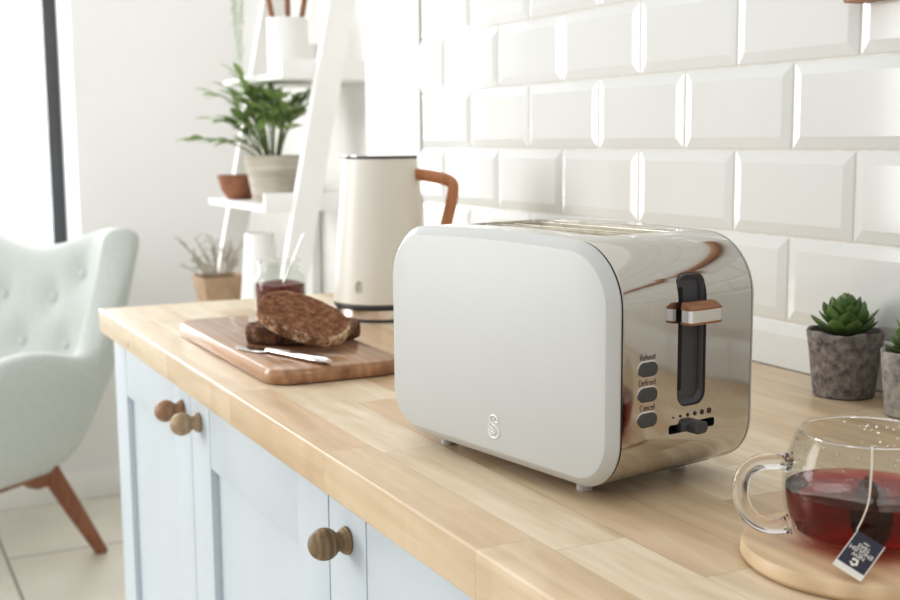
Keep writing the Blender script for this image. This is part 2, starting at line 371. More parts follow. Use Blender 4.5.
GLYPH = {  # monoline rounded letters: width, strokes
    'R': (.62, [[(.05, 0), (.05, 1), (.30, 1)]+arc(.30, .76, .24, .24, 90, -90)+[(.05, .52)], [(.30, .52), (.56, 0)]]),
    'D': (.72, [[(.05, 0), (.05, 1), (.25, 1)]+arc(.25, .5, .40, .5, 90, -90)+[(.05, 0)]]),
    'C': (.72, [arc(.45, .5, .40, .5, 50, 310, 18)]),
    'e': (.56, [[(.05, .33), (.50, .33)]+arc(.275, .32, .225, .31, 0, 310, 16)]),
    'h': (.54, [[(.05, 0), (.05, 1.05)], [(.05, .35)]+arc(.26, .40, .21, .22, 180, 0)+[(.47, 0)]]),
    'a': (.56, [arc(.27, .31, .22, .31, 30, 330, 16), [(.49, .62), (.49, 0)]]),
    't': (.40, [[(.18, .92), (.18, .12)]+arc(.28, .12, .10, .12, 180, 280, 5), [(.02, .62), (.36, .62)]]),
    'f': (.38, [[(.36, 1.02)]+arc(.26, .88, .10, .15, 80, 180, 5)+[(.16, 0)], [(.0, .62), (.32, .62)]]),
    'r': (.38, [[(.05, 0), (.05, .62)], [(.05, .38)]+arc(.24, .40, .19, .22, 180, 70, 7)]),
    'o': (.58, [arc(.28, .31, .23, .31, 0, 360, 18)]),
    's': (.46, [arc(.23, .46, .17, .15, 40, 270, 9)+arc(.23, .155, .18, .155, 90, -140, 9)]),
    'n': (.54, [[(.05, 0), (.05, .62)], [(.05, .35)]+arc(.26, .40, .21, .22, 180, 0)+[(.47, 0)]]),
    'c': (.50, [arc(.29, .31, .24, .31, 50, 310, 14)]),
    'l': (.18, [[(.08, 0), (.08, 1.05)]]),
}
def stroke_word(mb, word, cap, M, w):
    tot = sum(GLYPH[ch][0] for ch in word)+.12*(len(word)-1); x = -tot/2
    for ch in word:
        gw, st_ = GLYPH[ch]
        for ln in st_:
            P = [M @ Vector(((x+a)*cap, (b-.5)*cap, 0)) for a, b in ln]
            P = [q for i, q in enumerate(P) if i == 0 or (q-P[i-1]).length > 1e-6]
            mb.tube(P, w, 6)
        x += gw+.12
def basis(o, x, y, z):
    return Matrix(((x[0], y[0], z[0], o[0]), (x[1], y[1], z[1], o[1]), (x[2], y[2], z[2], o[2]), (0, 0, 0, 1)))

# ------------------------------------------------------------------ setting
FL = -.9; TOPZ = 1.75; XF = -1.95; YR = .232; XC = -.33; XT = -.049; XE = 2.9
# tiled wall: bevelled metro tiles over a grout bed
def tiled_wall():
    mb = MB(); PW, PH, G = .2025, .1025, .0022
    x0, z0 = .65984, .26135
    mb.box((XT, .0046, -.004), (XE, .012, .87), mat=1)
    bw, bd = .0145, .0032
    for k in range(-3, 6):
        zb = z0+k*PH; zt = zb+PH
        off = .5 if k % 2 == 0 else 0
        for i in range(-6, 14):
            xa = x0+(i+off)*PW; xb = xa+PW
            ax, bx = max(xa+G/2, XT), min(xb-G/2, XE); az, bz = max(zb+G/2, .0005), min(zt-G/2, .87)
            if bx-ax < .01 or bz-az < .006: continue
            # slight unevenness of each tile
            tx, tz = random.uniform(-.004, .004), random.uniform(-.006, .006)
            cx, cz = (xa+xb)/2, (zb+zt)/2
            ix0, ix1, iz0, iz1 = xa+bw, xb-bw, zb+bw, zt-bw
            ix0, ix1 = max(ix0, ax), min(ix1, bx); iz0, iz1 = max(iz0, az), min(iz1, bz)
            y1 = lambda x, z: 0.0+tx*(x-cx)+tz*(z-cz)
            yo = bd
            e = .0012
            o = [(ax, bz), (ax, az), (bx, az), (bx, bz)]; inn = [(ix0, iz1), (ix0, iz0), (ix1, iz0), (ix1, iz1)]
            if iz1-iz0 < .004: inn = [(ix0, bz), (ix0, az), (ix1, az), (ix1, bz)]
            ls = [[(x, .0078, z) for x, z in o], [(x, yo+e, z) for x, z in o]]
            o2 = [(ax+e, bz-e), (ax+e, az+e), (bx-e, az+e), (bx-e, bz-e)]
            ls.append([(x, yo, z) for x, z in o2])
            d = .0012
            def toward(f): return [(a[0]+(b[0]-a[0])*f, a[1]+(b[1]-a[1])*f) for a, b in zip(o2, inn)]
            p = toward(.94); ls.append([(x, y1(x, z)+.0005, z) for x, z in p])
            ls.append([(x, y1(x, z), z) for x, z in [(a[0]+(d if a[0] < cx else -d), a[1]+(d if a[1] < cz else -d)) for a in inn]])
            mb.loops(ls, cap0=False, cap1=True)
    return mb.build('wall_back', [MT['tile'], MT['grout']], loc=(0, 0, 0), auto=14)
struct(tiled_wall())
m = MB(); m.box((XC, .006, FL), (XT-.004, .35, TOPZ)); struct(m.build('wall_chimney', MT['plaster'], loc=(0, 0, 0)))
m = MB(); m.box((XT-.004, .012, FL), (XE, .35, TOPZ)); struct(m.build('wall_behind', MT['plaster'], loc=(0, 0, 0)))
m = MB(); m.box((XT-.0028, -.0005, -.0), (XT-.0008, .0119, .87)); struct(m.build('tile_edge_shade_1', MT['edgeshade'], loc=(0, 0, 0)))  # added grey strip stands in for the shading along the tile edge
m = MB(); m.box((XF-.40, YR, FL), (XC-.002, YR+.15, TOPZ)); struct(m.build('wall_recess', MT['plaster'], loc=(0, 0, 0)))
YJ0, YJ1, ZS, ZH = -1.32, -.322, -.26, 1.45
m = MB()
m.box((XF-.40, YJ1, FL), (XF, YR-.001, TOPZ)); m.box((XF-.40, -3.2, FL), (XF, YJ0, TOPZ))
m.box((XF-.40, YJ0, FL), (XF, YJ1, ZS)); m.box((XF-.40, YJ0, ZH), (XF, YJ1, TOPZ))
struct(m.build('wall_left', MT['farwall'], loc=(0, 0, 0)))
m = MB(); m.box((-2.8, -3.4, FL-.05), (3.4, .5, FL)); struct(m.build('floor', MT['floor'], loc=(0, 0, 0)))
m = MB(); m.box((XF, -3.2, FL), (XF+.016, YR-.018, FL+.098), bev=.004); struct(m.build('baseboard_left', MT['skirt'], loc=(0, 0, 0)))
m = MB(); m.box((XF+.018, YR-.016, FL), (XC-.004, YR-.001, FL+.098), bev=.004); struct(m.build('baseboard_back', MT['skirt'], loc=(0, 0, 0)))
win = bpy.data.objects.new('window_1', None); col.objects.link(win); win.location = (XF-.29, (YJ0+YJ1)/2, ZS+H); win['kind'] = 'structure'
hw = (YJ1-YJ0)/2
m = MB(); fw = .045
m.box((-.03, hw-fw, 0), (.03, hw, ZH-ZS)); m.box((-.03, -hw, 0), (.03, -hw+fw, ZH-ZS)); m.box((-.03, -hw+fw, 0), (.03, hw-fw, fw)); m.box((-.03, -hw+fw, ZH-ZS-fw), (.03, hw-fw, ZH-ZS)); m.box((-.028, -.03, fw), (.028, .03, ZH-ZS-fw))
m.build('window_frame', MT['frame'], win)
m = MB(); m.box((-.004, -hw+fw, fw), (.004, -.03, ZH-ZS-fw)); m.box((-.004, .03, fw), (.004, hw-fw, ZH-ZS-fw)); m.build('window_pane', MT['pane'], win)

# ------------------------------------------------------------------ worktop and cabinets
m = MB(); m.box((.0096, -.6297, -.038), (2.7, -.0005, 0), bev=.0022, seg=3)
tag(m.build('worktop', MT['top'], loc=(0, 0, 0)), 'pale butcher block wooden worktop running along the tiled wall', 'worktop')

YC = -.61
def knob(parent, x, z, mat, y=YC):
    prof = [(0, 0), (.0120, 0), (.0130, .0012), (.0130, .0034), (.0116, .0044), (.0120, .0054), (.0108, .0068), (.0088, .0084), (.0086, .0100), (.0094, .0118)]
    c, r = .0233, .0149
    for i in range(14):
        a = math.radians(-52+142*i/13); prof.append((r*math.cos(a), c+r*math.sin(a)))
    prof.append((0, c+r))
    o = MB().lathe(prof, 32, M=basis((0, 0, 0), (1, 0, 0), (0, 0, 1), (0, -1, 0))).build('knob', mat, parent)
    o.location = (x, y, z)
    return o
def door(parent, x0, x1, ztop, zbot, ox, kx, kz, kmat, klabel):
    """shaker door: two stiles, two rails and a recessed panel, in one mesh"""
    st = .089; rl = .089; y0 = YC; y1 = YC+.02
    m = MB(); g = .0008
    m.box((x0-ox, y0, zbot), (x0+st-ox-g, y1, ztop), bev=.0008); m.box((x1-st-ox+g, y0, zbot), (x1-ox, y1, ztop), bev=.0008)
    m.box((x0+st-ox+.0004, y0+.0005, ztop-rl), (x1-st-ox, y1, ztop), bev=.0008); m.box((x0+st-ox+.0004, y0+.0005, zbot), (x1-st-ox, y1, zbot+rl), bev=.0008)
    m.box((x0+st-ox-.004, y0+.010, zbot+rl-.004), (x1-st-ox+.004, y1-.002, ztop-rl+.004))
    d = m.build('door', MT['cab'], parent)
    k = knob(d, kx-ox, kz, kmat); k['label'] = klabel
    return d
def cabinet(x0, x1, label, doors, left_panel=False):
    t = thing('base_cabinet', (x0, 0, 0), label, 'cabinet', group='pale blue base cabinets')
    t.location.z = H
    m = MB(); m.box((.002, YC+.021, -.82), (x1-x0-.002, -.004, -.0384)); m.box((.01, YC+.07, FL), (x1-x0-.01, -.004, -.82))
    m.build('carcass', MT['cab'], t)
    for d in doors: door(t, *d[:2], -.0415, -.815, x0, *d[2:])
    return t
cabinet(.026, 1.0215, 'pale blue cabinet under the far end of the worktop, two wooden knobs close together',
        [(.026, .5175, .4795, -.080, MT['knobA'], 'reddish brown wooden knob'), (.5205, 1.0215, .565, -.080, MT['knobB'], 'pale brown wooden knob')])
cabinet(1.0245, 2.02, 'pale blue base cabinet nearest the viewer with a dark striped wooden knob',
        [(1.0245, 1.5205, 1.0715, -.083, MT['knobC'], 'dark brown striped wooden knob'), (1.5235, 2.02, 1.98, -.083, MT['knobB'], 'pale brown wooden knob')])

# ------------------------------------------------------------------ toaster
TL, TW = .2967, .1484
toast = thing('toaster', (1.0420, -.5446, 0), 'white and polished steel two-slice toaster standing on the worktop', 'toaster', rotz=math.radians(9.3693))
def prof(ins=0, n=14):
    rt, rb, zb, zt, cr = .047, .040, .012, .1985, .005
    out = []
    for cx, cz, r, a0 in ((TL-rt, zt-rt, rt, 0), (rt, zt-rt, rt, 90), (rb, zb+rb, rb, 180), (TL-rb, zb+rb, rb, 270)):
        for i in range(n+1):
            a = math.radians(a0+90*i/n); rr = r-ins
            out.append([cx+rr*math.cos(a), cz+rr*math.sin(a)])
        if a0 == 0:                                       # points along the crowned top edge
            for i in range(1, 12):
                s = TL-rt-(TL-2*rt)*i/12; out.append([s, zt-ins])
    for q in out:
        if q[1] > .1: q[1] += cr*(1-((q[0]-TL/2)/(TL/2))**2)*min(1, (q[1]-.1)/.09)
    return out
def L3(t, ins): return [(s, t, z) for s, z in prof(ins)]
def boolean(o, cutters):
    for c in cutters:
        md = o.modifiers.new('cut', 'BOOLEAN'); md.operation = 'DIFFERENCE'; md.object = c; md.solver = 'EXACT'
        try: md.material_mode = 'TRANSFER'
        except Exception: pass
    dg = bpy.context.evaluated_depsgraph_get(); dg.update()
    me = bpy.data.meshes.new_from_object(o.evaluated_get(dg))
    old = o.data; o.modifiers.clear(); o.data = me; bpy.data.meshes.remove(old)
    me.name = o.name
    for c in cutters: bpy.data.objects.remove(c)
    bm = bmesh.new(); bm.from_mesh(me)
    for f in bm.faces: f.smooth = True
    for e in bm.edges:
        e.smooth = not (len(e.link_faces) == 2 and e.calc_face_angle(0) > math.radians(30))
    bm.to_mesh(me); bm.free()
body = MB().loops([L3(.0015, .0005), L3(.003, 0), L3(.1425, 0), L3(.144, .0005)]).build('body', MT['steel'], toast)
ZTOP = .2034
cut = []
def cutter(m, mat): o = m.build('cutter', mat, toast); cut.append(o)
wl = rrect(.0590, .0905, .0715, .1745, .0100, 8)          # lever well outline (t, z)
cutter(MB().loops([[(TL-.016, a, b) for a, b in wl], [(TL+.01, a, b) for a, b in wl]]), MT['black'])
ds = rrect(.0505, .102, .0515, .0585, .002, 3)             # browning slider slot
cutter(MB().loops([[(TL-.012, a, b) for a, b in ds], [(TL+.01, a, b) for a, b in ds]]), MT['slit'])
bz = rrect(.058, .240, .030, .124, .010, 6)                # sunk surround of the bread slots
cutter(MB().loops([[(a, b, .1992) for a, b in bz], [(a, b, .25) for a, b in bz]]), MT['steel2'])
SLOTS = ((.040, .070), (.085, .115))
for t0, t1 in SLOTS:
    r = rrect(.066, .232, t0, t1, .004, 4)
    cutter(MB().loops([[(a, b, .06) for a, b in r], [(a, b, .26) for a, b in r]]), MT['slotwall'])
boolean(body, cut)
# white side panels with a chamfered border
MB().loops([L3(-.0004, .0004), L3(-.0007, 0), L3(-.0022, 0), L3(-.0026, .0003), L3(-.0085, .0066), L3(-.0091, .0078), L3(-.0094, .010)]).build('front_panel', MT['white'], toast, auto=18)
MB().loops([L3(.1445, 0), L3(.1465, .0006), L3(.153, .006), L3(.154, .010)]).build('back_panel', MT['white'], toast)
MB().loops([L3(-.0006, .0008), L3(.0018, .0008)]).build('seam_gasket', MT['seam'], toast)
for t0, t1 in SLOTS:                                      # liners with bright guide wires
    m = MB(); r0 = rrect(.066, .232, t0, t1, .004, 4); r1 = rrect(.0685, .2295, t0+.0018, t1-.0018, .003, 4)
    m.loops([[(a, b, .1994) for a, b in r0], [(a, b, .2004) for a, b in r0], [(a, b, .2004) for a, b in r1], [(a, b, .12) for a, b in r1]], cap0=False, cap1=False)
    for k in range(9):
        s = .082+k*.0168
        m.tube([(s, t0+.0045, .196), (s, t0+.0045, .12)], .0008, 6); m.tube([(s, t1-.0045, .196), (s, t1-.0045, .12)], .0008, 6)
    m.build('bread_slot', MT['slotwall'], toast)
# lever and its dark well
m = MB(); b1 = rrect(.0594, .0901, .0719, .1741, .0096, 8); b2 = rrect(.0602, .0893, .0727, .1733, .0088, 8); b3 = rrect(.0632, .0872, .0765, .1695, .0070, 8)
m.loops([[(TL-.0158, a, b) for a, b in b1], [(TL-.0020, a, b) for a, b in b1], [(TL-.0020, a, b) for a, b in b2], [(TL-.0050, a, b) for a, b in b3], [(TL-.0058, a, b) for a, b in b3]], cap0=False)
well = m.build('lever_well', MT['black'], toast)
m = MB(); m.loops([[(TL-.0060, a, b) for a, b in rrect(.0650, .0692, .083, .164, .0020, 5)], [(TL-.0054, a, b) for a, b in rrect(.0650, .0692, .083, .164, .0020, 5)]]); m.build('lever_slit', MT['slit'], well)
lev = MB().box((TL-.0055, .0690, .1395), (TL+.0035, .0840, .1455), bev=.001).build('lever', MT['black'], toast)
lo = rrect(TL+.002, TL+.0150, .0575, .0960, .004, 5)
def slab(z0, z1, ins): 
    q = rrect(TL+.002+ins, TL+.0150-ins, .0570+ins, .0935-ins, .004-ins*.5, 5)
    return MB().loops([[(a, b, z0) for a, b in q], [(a, b, z1) for a, b in q]])
slab(.1387, .1480, .0004).build('lever_band', MT['steel2'], lev)
w = slab(.1370, .1387, 0); q0 = rrect(TL+.002, TL+.0150, .0570, .0935, .004, 5)
w.loops([[(a, b, .1480) for a, b in q0], [(a, b, .1494) for a, b in q0], [(TL+.002+(a-TL-.002)*.55, .0753+(b-.0753)*.92, .1532) for a, b in q0]])
w.build('lever_wood', MT['leverwood'], lev)
# buttons with their words
TM = lambda t, z, d=.0002: basis((TL+d, t, z), (0, 1, 0), (0, 0, 1), (1, 0, 0))
for word, bz_, tz in (('Reheat', .1056, .1150), ('Defrost', .0862, .0957), ('Cancel', .0668, .0764)):
    q = rrect(.0168, .0366, bz_-.0056, bz_+.0056, .0055, 8); q2 = rrect(.0176, .0358, bz_-.0048, bz_+.0048, .0047, 8); q3 = rrect(.0193, .0341, bz_-.0034, bz_+.0034, .0033, 8)
    rim = rrect(.0160, .0374, bz_-.0064, bz_+.0064, .0063, 8)
    b = MB().loops([[(TL-.002, a, z) for a, z in q], [(TL+.0012, a, z) for a, z in q], [(TL+.0020, a, z) for a, z in q2], [(TL+.0022, a, z) for a, z in q3]]).build('button', MT['button'], toast)
    MB().loops([[(TL-.001, a, z) for a, z in rim], [(TL+.0004, a, z) for a, z in rim], [(TL+.0006, a, z) for a, z in q]], cap0=False, cap1=False).build('button_rim', MT['steel2'], b)
    mb_ = MB(); stroke_word(mb_, word, .0043, TM(.0270, tz, .0001), .00027); mb_.build('lettering', MT['ink'], toast, auto=0)
for k in range(6):
    r = .0008+k*.00031; c = (TL+.0001, .0552+k*.0081, .0644)
    MB().lathe([(r, 0), (r, .0003)], 20, M=basis(c, (0, 1, 0), (0, 0, 1), (1, 0, 0))).build('browning_mark', MT['ink'], toast)
m = MB(); q = rrect(.0700, .0850, .0500, .0595, .0042, 7); q1 = rrect(.0708, .0842, .0508, .0587, .0034, 7)
m.box((TL-.006, .064, .0515), (TL+.0018, .080, .0590), bev=.0015)
m.loops([[(TL-.004, a, b) for a, b in q], [(TL+.0085, a, b) for a, b in q], [(TL+.0093, a, b) for a, b in q1]])
m.build('browning_slider', MT['black'], toast)
# embossed swan emblem on the front panel
def swan_emblem(name, parent, M, hgt, mat, rad=.0009):
    k = hgt/24.0                                          # drawn in a 16 x 24 box, centre at 0
    def P(x, y): return M @ Vector((x*k, y*k, 0))
    m = MB()
    m.tube([P(*q) for q in smooth_path([(5.2, 5.2, 0), (4.2, 9.6, 0), (.2, 11.6, 0), (-4.0, 9.6, 0), (-4.6, 5.6, 0), (-1.4, 2.6, 0), (3.2, .2, 0), (6.2, -3.6, 0), (6.0, -8.2, 0), (2.4, -11.4, 0), (-2.6, -11.2, 0), (-6.6, -7.4, 0)], 5) for q in [(q.x, q.y)]], rad, 8)
    m.tube([P(q.x, q.y) for q in smooth_path([(5.2, 5.2, 0), (2.6, 4.8, 0), (.4, 6.6, 0), (1.0, 8.6, 0)], 4)], rad*.8, 8)
    m.tube([P(q.x, q.y) for q in smooth_path([(-6.8, 2.4, 0), (-4.6, -1.0, 0), (-.6, -3.2, 0), (2.2, -6.2, 0)], 4)], rad*.85, 8)
    m.tube([P(q.x, q.y) for q in smooth_path([(-7.0, -1.4, 0), (-4.6, -4.6, 0), (-1.0, -6.2, 0), (1.0, -8.4, 0)], 4)], rad*.8, 8)
    m.tube([P(q.x, q.y) for q in smooth_path([(-6.8, -4.6, 0), (-4.4, -7.4, 0), (-1.6, -8.8, 0)], 4)], rad*.7, 8)
    return m.build(name, mat, parent)
swan_emblem('emblem', toast, basis((.1570, -.0096, .0405), (1.35, 0, 0), (0, 0, 1), (0, -1, 0)), .0195, MT['emboss'], .00085)
for s in (.052, .236):
    for t in (.020, .126):
        MB().lathe([(.0062, .0), (.0066, .001), (.0066, .0135), (.006, .0145)], 20, M=Matrix.Translation((s, t, 0))).build('foot', MT['white'], toast)
MB().loops([[(a, b, .0124) for a, b in rrect(.03, TL-.03, .01, .138, .01, 4)], [(a, b, .0134) for a, b in rrect(.03, TL-.03, .01, .138, .01, 4)]]).build('base_plate', MT['black'], toast)

# ------------------------------------------------------------------ kettle on its base
kx, ky = .3222, -.2468
kb = thing('kettle_stand', (kx, ky, 0), 'round steel power stand with black rim under the white kettle', 'kettle stand')
MB().lathe([(.072, 0), (.0765, .001), (.0765, .003), (.075, .004)], 64).build('underside', MT['black'], kb)
MB().lathe([(.0755, .004), (.0765, .005), (.0765, .0185), (.074, .0200), (.02, .0205)], 64).build('steel_ring', MT['steel2'], kb)
ket = thing('kettle', (kx, ky, .0206), 'tall cream white kettle with brown wooden handle, behind the toaster', 'kettle')
MB().lathe([(.070, 0), (.0765, .0008), (.0765, .0050), (.0745, .0060)], 64).build('foot_ring', MT['black'], ket)
kp = [(.0755, .006), (.0765, .0075)]+[(.0765-.0185*(z/.220)**1.1, .0075+z) for z in [.220*i/14 for i in range(1, 15)]]
m = MB(); n = 64; ls = []
HD = math.atan2(.76, .70)                              # the handle points to the wall, the spout away from it
for r, z in kp:
    l = []
    for j in range(n):
        a = 2*PI*j/n; da = math.atan2(math.sin(a-HD-PI), math.cos(a-HD-PI))
        f = max(0, (z-.19)/.0375)**1.8*math.exp(-(da/.30)**2)*.008
        l.append(((r+f)*math.cos(a), (r+f)*math.sin(a), z))
    ls.append(l)
ls.append([(x*.985, y*.985, z+.0008) for x, y, z in ls[-1]])
m.loops(ls).build('body', MT['kettle'], ket)
# lid: thin dark rim line and chrome top
lidl = [[(x*f, y*f, z) for x, y, _ in ls[-2]] for f, z in ((.985, .2282), (1.012, .2286), (1.012, .2315), (.99, .2322))]
MB().loops(lidl).build('lid_rim', MT['black'], ket)
lidm = [[(x*f, y*f, z) for x, y, _ in ls[-2]] for f, z in ((.97, .2322), (.97, .2328), (.6, .2332))]
MB().loops(lidm).build('lid', MT['steel2'], ket)
hd = Vector((math.cos(HD), math.sin(HD), 0))
def hp(r, z): return hd*r+Vector((0, 0, z))
path = smooth_path([hp(.052, .2035), hp(.068, .2025), hp(.094, .1985), hp(.114, .1920), hp(.1185, .1810), hp(.1140, .155), hp(.104, .115), hp(.096, .080), hp(.085, .064), hp(.068, .060)], 6)
MB().tube(path, .0082, 12, flat=1.15).build('handle', MT['kwood'], ket)
em = math.radians(-52.5)                                # emblem low on the side turned to the viewer
er = .0752; ec = Vector((math.cos(em), math.sin(em), 0))*er+Vector((0, 0, .034))
ex = Vector((-math.sin(em), math.cos(em), 0)); ez = Vector((math.cos(em), math.sin(em), 0))
swan_emblem('emblem', ket, basis(ec, ex, (0, 0, 1), ez), .017, MT['embossk'], .0012)

# ------------------------------------------------------------------ chopping board, bread, knife, jar
bx0, bx1, by0, by1, bt = .336, .776, -.5815, -.4115, .020
brd = thing('chopping_board', ((bx0+bx1)/2, (by0+by1)/2, 0), 'dark brown wooden chopping board carrying the sliced bread', 'chopping board')
w_, d_ = (bx1-bx0)/2, (by1-by0)/2
m = MB(); lsb = []
for ins, z in ((.006, 0), (.002, .0018), (0, .006), (0, .014), (.002, .0182), (.006, bt)):
    lsb.append([(a, b, z) for a, b in rrect(-w_+ins, w_-ins, -d_+ins, d_-ins, .034-ins, 8)])
m.loops(lsb).build('board', MT['board'], brd)
def bread(name, loc, rot, label, seed, L=.146, W=.096, T=.0165, mats=('crumb', 'crust')):
    m = MB(); n = 72; vs = []; loops = []
    def R(a):
        c, s = math.cos(a), math.sin(a); e = 2.35
        r = 1/((abs(c)/(L/2))**e+(abs(s)/(W/2))**e)**(1/e)
        return r*(1+.035*noise.noise(Vector((c*1.7, s*1.7, seed)))+.012*noise.noise(Vector((c*7, s*7, seed+3))))
    def ring(f, z, amp):
        l = []
        for j in range(n):
            a = 2*PI*j/n; r = R(a)*f; x, y = r*math.cos(a), r*math.sin(a)
            l.append((x, y, z+amp*noise.noise(Vector((x*90, y*90, seed+z*50)))+amp*.6*noise.noise(Vector((x*260, y*260, seed)))))
        return l
    crumb_r = (.02, .12, .24, .36, .48, .60, .70, .79, .87, .93)
    bot = [ring(f, -T/2, .0004) for f in (.02, .5, .93)]
    side = [ring(.985, -T/2+.0012, .0008), ring(1.0, -T/4, .0012), ring(1.003, 0, .0012), ring(1.0, T/4, .0012), ring(.982, T/2-.0008, .001)]
    top = [ring(f, T/2, .0013) for f in crumb_r[::-1]]
    m.loops([bot[0], bot[1], bot[2]], cap0=True, cap1=False, mat=0); m.loops([bot[2]]+side+[top[0]], cap0=False, cap1=False, mat=1); m.loops(top, cap0=False, cap1=True, mat=0)
    o = m.build(name, [MT[k] for k in mats], auto=0)
    bm = bmesh.new(); bm.from_mesh(o.data); bmesh.ops.remove_doubles(bm, verts=bm.verts[:], dist=1e-6); bmesh.ops.recalc_face_normals(bm, faces=bm.faces[:]); bm.to_mesh(o.data); bm.free()
    o.matrix_world = Matrix.Translation((loc[0], loc[1], loc[2]+H)) @ rot
    return tag(o, label, 'bread slice', 'slices of brown bread on the board')
ra = math.atan2(.89, .45)
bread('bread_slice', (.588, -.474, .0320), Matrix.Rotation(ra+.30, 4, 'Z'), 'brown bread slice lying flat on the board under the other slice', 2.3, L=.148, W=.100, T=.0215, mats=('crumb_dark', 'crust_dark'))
bread('bread_slice', (.661, -.5010, .0585), Matrix.Rotation(ra, 4, 'Z') @ Matrix.Rotation(math.radians(15), 4, 'Y') @ Matrix.Rotation(math.radians(24), 4, 'X') @ Matrix.Rotation(math.radians(-13), 4, 'Z'), 'brown bread slice tilted on top of the flat slice, floury crust edge', 9.1, L=.118, W=.084, T=.0155)
# butter knife
k0, k1 = Vector((.604, -.5700, 0)), Vector((.778, -.5085, 0)); kd = (k1-k0); kl = kd.length; kn = thing('butter_knife', (k0.x, k0.y, bt), 'steel butter knife lying on the near side of the chopping board', 'knife', rotz=math.atan2(kd.y, kd.x))
m = MB(); ls = []
for s, wid, zz, th in ((0, .0012, .0012, .0008), (.006, .007, .0012, .0008), (.02, .0115, .0012, .001), (.04, .0125, .0014, .001), (.056, .011, .0018, .0012), (.066, .0055, .0024, .0022)):
    ls.append([(s, wid*math.cos(a)*1.0+.001, zz+th*math.sin(a)) for a in [2*PI*j/12 for j in range(12)]])
m.loops(ls); m.build('blade', MT['cutlery'], kn)
m = MB(); ls = []
for s, wid, th in ((.064, .0046, .0026), (.078, .0050, .0032), (.10, .0062, .0038), (.13, .0074, .0042), (.155, .0082, .0043), (.172, .0080, .0040), (.1785, .0050, .0026)):
    ls.append([(s, wid*math.cos(a), .0044+th*math.sin(a)) for a in [2*PI*j/14 for j in range(14)]])
m.loops(ls); m.build('handle', MT['cutlery'], kn)
# jam jar
jx, jy = .215, -.379
jar = thing('glass_jar', (jx, jy, 0), 'open glass jar half full of dark red jam behind the bread', 'jar')
po = [(.030, 0), (.039, .0012), (.0425, .005), (.0430, .012), (.0430, .052), (.0415, .060), (.0365, .066), (.0345, .068), (.0345, .070), (.0358, .0715), (.0345, .074), (.0345, .077), (.0360, .0785), (.0345, .080), (.0352, .0845), (.0340, .0855)]
pi = [(.0322, .0852), (.0320, .070), (.0345, .065), (.0390, .059), (.0403, .052), (.0403, .012), (.038, .006), (.01, .005)]
MB().lathe(po+pi, 56).build('glass', MT['jarglass'], jar)
MB().tube([(.0342*math.cos(2*PI*j/60), .0342*math.sin(2*PI*j/60), .0850) for j in range(61)], .0013, 8, up=(0, 0, 1)).build('rim', MT['thickglass'], jar)
tag(MB().lathe([(.01, .0056), (.037, .0062), (.0396, .011), (.0396, .0495), (.037, .0505), (.02, .0495), (.004, .0488)], 48, wob=lambda a, z: (1, .0012*math.sin(3*a) if z > .045 else 0)).build('jam', MT['jam'], loc=(jx, jy, 0)), 'dark red jam filling the lower half of the glass jar', 'jam')
sp0 = Vector((.0022, .0050, .049)); sp1 = Vector((.0185, .0360, .1290))
tag(MB().tube([sp0+(sp1-sp0)*t for t in (0, .2, .5, .8, .95, 1)], [.0014, .0013, .0013, .0015, .0018, .0010], 10).build('jam_spoon', MT['cutlery'], loc=(jx, jy, 0)), 'thin metal spoon handle sticking up out of the jam jar', 'spoon')

# ------------------------------------------------------------------ glass mug of tea on a round board
mx_, my_ = 1.4965, -.4167
pl = MB().lathe([(.072, 0), (.0765, .0012), (.0785, .004), (.0785, .0095), (.0772, .0122), (.0745, .0131), (.01, .0131)], 80).build('round_board', MT['plate'], loc=(mx_, my_, 0))
tag(pl, 'round pale wooden board under the glass mug of tea', 'board')
mug = thing('glass_mug', (mx_, my_, .0132), 'clear glass mug with loop handle, filled with dark tea', 'mug')
outer = [(.030, 0), (.036, .0006), (.0415, .0036), (.0470, .0105), (.0508, .0210), (.0525, .0330), (.0524, .0430), (.0508, .0535), (.0482, .0625), (.0455, .0695), (.0438, .0735), (.0434, .0742)]
def rad_at(z, prof_=outer):
    for (r0, z0), (r1, z1) in zip(prof_, prof_[1:]):
        if z0 <= z <= z1: return r0+(r1-r0)*(z-z0)/(z1-z0)
    return prof_[-1][0]
inner = [(.0418, .0742), (.0422, .0735)]+[(r-.0018, z) for r, z in outer[::-1][2:9]]+[(.044, .0115), (.038, .0058), (.02, .0042), (.005, .004)]
MB().lathe(outer+inner, 80).build('cup', MT['mugglass'], mug)
hv = Vector((-.50, -.866, 0)).normalized()
def mh(r, z): return hv*r+Vector((0, 0, z))
hpth = smooth_path([mh(.0485, .0535), mh(.056, .0545), mh(.070, .0530), mh(.0785, .0455), mh(.0805, .0330), mh(.0765, .0205), mh(.0670, .0125), mh(.057, .0105), mh(.0480, .0120)], 6)
nh = len(hpth)
MB().tube(hpth, [.0054+.0022*math.exp(-((i/nh-.0)/.06)**2)+.0018*math.exp(-((i/nh-1)/.06)**2) for i in range(nh)], 14, flat=.8, up=(.866, -.5, 0)).build('handle', MT['thickglass'], mug)
MB().tube([(.0426*math.cos(2*PI*j/72), .0426*math.sin(2*PI*j/72), .0744) for j in range(73)], .0007, 8, up=(0, 0, 1)).build('lip', MT['thickglass'], mug)
m = MB(); rd = random.Random(5)
for i in range(150):
    a = rd.uniform(0, 2*PI); z = .0455+.026*rd.random()**.8; r = rad_at(z)-.0021
    s = rd.choice((.0003, .0005, .0007, .0010))
    m.sphere((r*math.cos(a), r*math.sin(a), z), s, 6)
dr = m.build('condensation', MT['drop'], mug); dr['kind'] = 'stuff'
ZT = .0365
tin = [(r-.0020, z) for r, z in outer[3:] if z < ZT]
